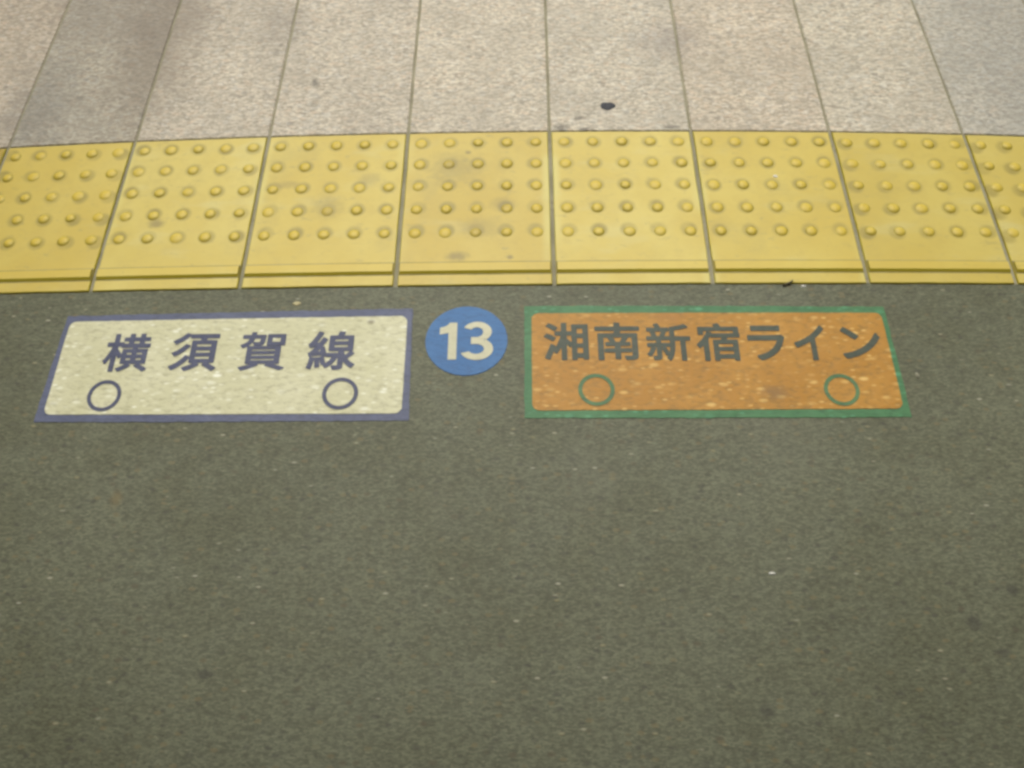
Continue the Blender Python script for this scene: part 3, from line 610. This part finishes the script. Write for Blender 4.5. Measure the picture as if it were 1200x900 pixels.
LT, LB = -0.4975, -0.5797
floor_sign('cream rectangular floor sign with four dark blue characters and a blue border',
           [(-0.0321, -0.4545), (0.6365, -0.4488), (0.6420, -0.6814), (-0.0405, -0.6818)], [(-0.0225, -0.4680), (0.6275, -0.4655), (0.6287, -0.6675), (-0.0255, -0.6668)], 0.013, 'navy_edge', 'cream', 'navy_ink',
           [('横', (0.0630, 0.1516, LB, LT)), ('須', (0.1925, 0.2830, LB, LT)), ('賀', (0.3221, 0.4099, LB, LT)), ('線', (0.4494, 0.5382, LB, LT))],
           [(0.0513, 0.1160, -0.6610, -0.5970), (0.4855, 0.5495, -0.6600, -0.5955)], 'navy_ink', 11)
floor_sign('orange rectangular floor sign with a line of dark characters and a green border',
           [(0.8437, -0.4452), (1.5185, -0.4510), (1.5214, -0.6833), (0.8422, -0.6779)], [(0.8565, -0.4625), (1.5095, -0.4650), (1.5095, -0.6665), (0.8560, -0.6635)], 0.013, 'green_edge', 'orange', 'dark_ink',
           [('湘', (0.8778, 0.9590, -0.564, -0.4841)), ('南', (0.9705, 1.0525, -0.5645, -0.4845)), ('新', (1.0632, 1.1439, -0.5665, -0.4866)), ('宿', (1.1541, 1.2351, -0.5675, -0.4870)),
            ('ラ', (1.2482, 1.3168, -0.567, -0.4924)), ('イ', (1.3332, 1.3927, -0.5676, -0.4928)), ('ン', (1.4200, 1.4957, -0.5647, -0.4969))],
           [(0.9365, 1.0010, -0.6560, -0.5920), (1.3717, 1.4362, -0.6605, -0.5960)], 'green_ink', 21)

# blue disc with the number 13
dc = (0.7378, -0.5192)
disc = empty('number_disc', (*lens_bow(*dc), 0))
tag(disc, 'round blue floor disc with a pale number 13 between the two signs', 'number disc')
rnd = random.Random(3)
pts = []
for k in range(96):
    a = 2 * math.pi * k / 96
    X, Y = lens_bow(dc[0] + (0.0745 + rnd.uniform(-0.0003, 0.0003)) * math.cos(a), dc[1] + (0.0735 + rnd.uniform(-0.0003, 0.0003)) * math.sin(a))
    pts.append((X - disc.location.x, Y - disc.location.y))
vs, fs = prism(pts, 0.0002, 0.0012)
link('disc_film', to_mesh('disc_film', vs, fs), M['blue'], disc)

def lin(pts): return [(x * 1000, y * 1000) for x, y in pts]
one = [(0.42, 0), (0.70, 0), (0.70, 1.0), (0.45, 1.0), (0.40, 0.945), (0.30, 0.895), (0.13, 0.86), (0.13, 0.68), (0.42, 0.72)]
vs, fs = glyph_polys([lin(one)])
place('digit', vs, fs, (0.6890, 0.7205, -0.5600, -0.4815), 0.0020, M['digit'], disc)
def stroke3():
    # 3 as a pen stroke: upper and lower bowls joined at the middle
    def arc(cx, cy, rx, ry, a0, a1, n=18):
        return [(cx + rx * math.cos(R_(a0 + (a1 - a0) * k / n)), cy + ry * math.sin(R_(a0 + (a1 - a0) * k / n))) for k in range(n + 1)]
    outU = arc(0.375, 0.735, 0.340, 0.265, 155, -62)
    outL = arc(0.365, 0.285, 0.385, 0.285, 62, -158)
    inL = arc(0.355, 0.285, 0.185, 0.130, -150, 88)
    inU = arc(0.365, 0.725, 0.150, 0.130, -92, 150)
    mid = [(0.235, 0.415), (0.235, 0.592)]
    return outU + outL + inL + mid + inU
vs, fs = glyph_polys([lin(stroke3())])
place('digit', vs, fs, (0.7285, 0.7866, -0.5612, -0.4800), 0.0020, M['digit'], disc)

# ------------------------------------------------------------------ litter
def blob(name, x, y, rx, ry, h, z, mat, label, cat, seed, rot=0.0, wob=0.18):
    rnd = random.Random(seed)
    X, Y = lens_bow(x, y)
    n = 22
    ph = [rnd.uniform(0, 6.28) for _ in range(3)]
    vs = []
    for fr, zz in ((1.0, 0.0), (0.9, h * 0.6), (0.6, h)):
        for k in range(n):
            a = 2 * math.pi * k / n
            q = fr * (1 + wob * (0.5 * math.sin(2 * a + ph[0]) + 0.35 * math.sin(3 * a + ph[1]) + 0.25 * math.sin(5 * a + ph[2])))
            px, py = rx * q * math.cos(a), ry * q * math.sin(a)
            vs.append((px * math.cos(rot) - py * math.sin(rot), px * math.sin(rot) + py * math.cos(rot), zz))
    fs = []
    for r in range(2):
        for k in range(n): fs.append((r * n + k, r * n + (k + 1) % n, (r + 1) * n + (k + 1) % n, (r + 1) * n + k))
    fs.append(tuple(range(2 * n, 3 * n)))
    o = link(name, to_mesh(name, vs, fs, True), mat, None, (X, Y, z))
    return tag(o, label, cat)
blob('gum_spot', 1.0275, 0.0755, 0.0155, 0.0135, 0.0012, 0.0016, M['gum'], 'round black flattened gum spot on a pale stone slab', 'gum spot', 4)
blob('paper_scrap', 1.3602, -0.1298, 0.0055, 0.0032, 0.0015, ZT, M['paper'], 'tiny white paper scrap lying between the domes of a yellow tile', 'scrap', 5)
blob('tan_chip', 0.4158, -0.4339, 0.0085, 0.0045, 0.002, 0.0, M['chip'], 'small tan chip on the asphalt above the cream sign', 'chip', 6)
blob('white_grit', 1.3725, -0.4035, 0.0045, 0.0026, 0.002, 0.0, M['paper'], 'small white grit on the asphalt at the tile edge beside the dark twig', 'grit', 8)
blob('white_grit', 1.2340, -0.9582, 0.0055, 0.0022, 0.002, 0.0, M['paper'], 'bright white grit alone on the open asphalt below the orange sign', 'grit', 9)
blob('pale_grit', 1.5505, -0.5993, 0.0035, 0.006, 0.002, 0.0, M['grit'], 'pale grit on the asphalt right of the orange sign', 'grit', 10)
# the dark twig at the tile edge
def twig(x, y, pts, r):
    X, Y = lens_bow(x, y)
    vs, fs = [], []
    n = 6
    for i, (px, py, pz) in enumerate(pts):
        a = Vector(pts[min(i + 1, len(pts) - 1)]) - Vector(pts[max(i - 1, 0)])
        a.normalize()
        s1 = a.cross(Vector((0, 0, 1))).normalized(); s2 = s1.cross(a)
        rr = r * (1 - 0.6 * i / len(pts))
        for k in range(n):
            q = Vector((px, py, pz)) + (s1 * math.cos(k * 6.283 / n) + s2 * math.sin(k * 6.283 / n)) * rr
            vs.append(tuple(q))
    for i in range(len(pts) - 1):
        for k in range(n): fs.append((i * n + k, i * n + (k + 1) % n, (i + 1) * n + (k + 1) % n, (i + 1) * n + k))
    fs.append(tuple(reversed(range(n)))); fs.append(tuple(range(len(vs) - n, len(vs))))
    o = link('twig', to_mesh('twig', vs, fs, True), M['twig'], None, (X, Y, 0))
    tag(o, 'short dark twig lying at the front edge of the yellow tiles', 'twig')
twig(1.333, -0.402, [(0, 0, .002), (.007, .002, .003), (.013, .004, .0055), (.019, .009, .0055)], 0.0026)
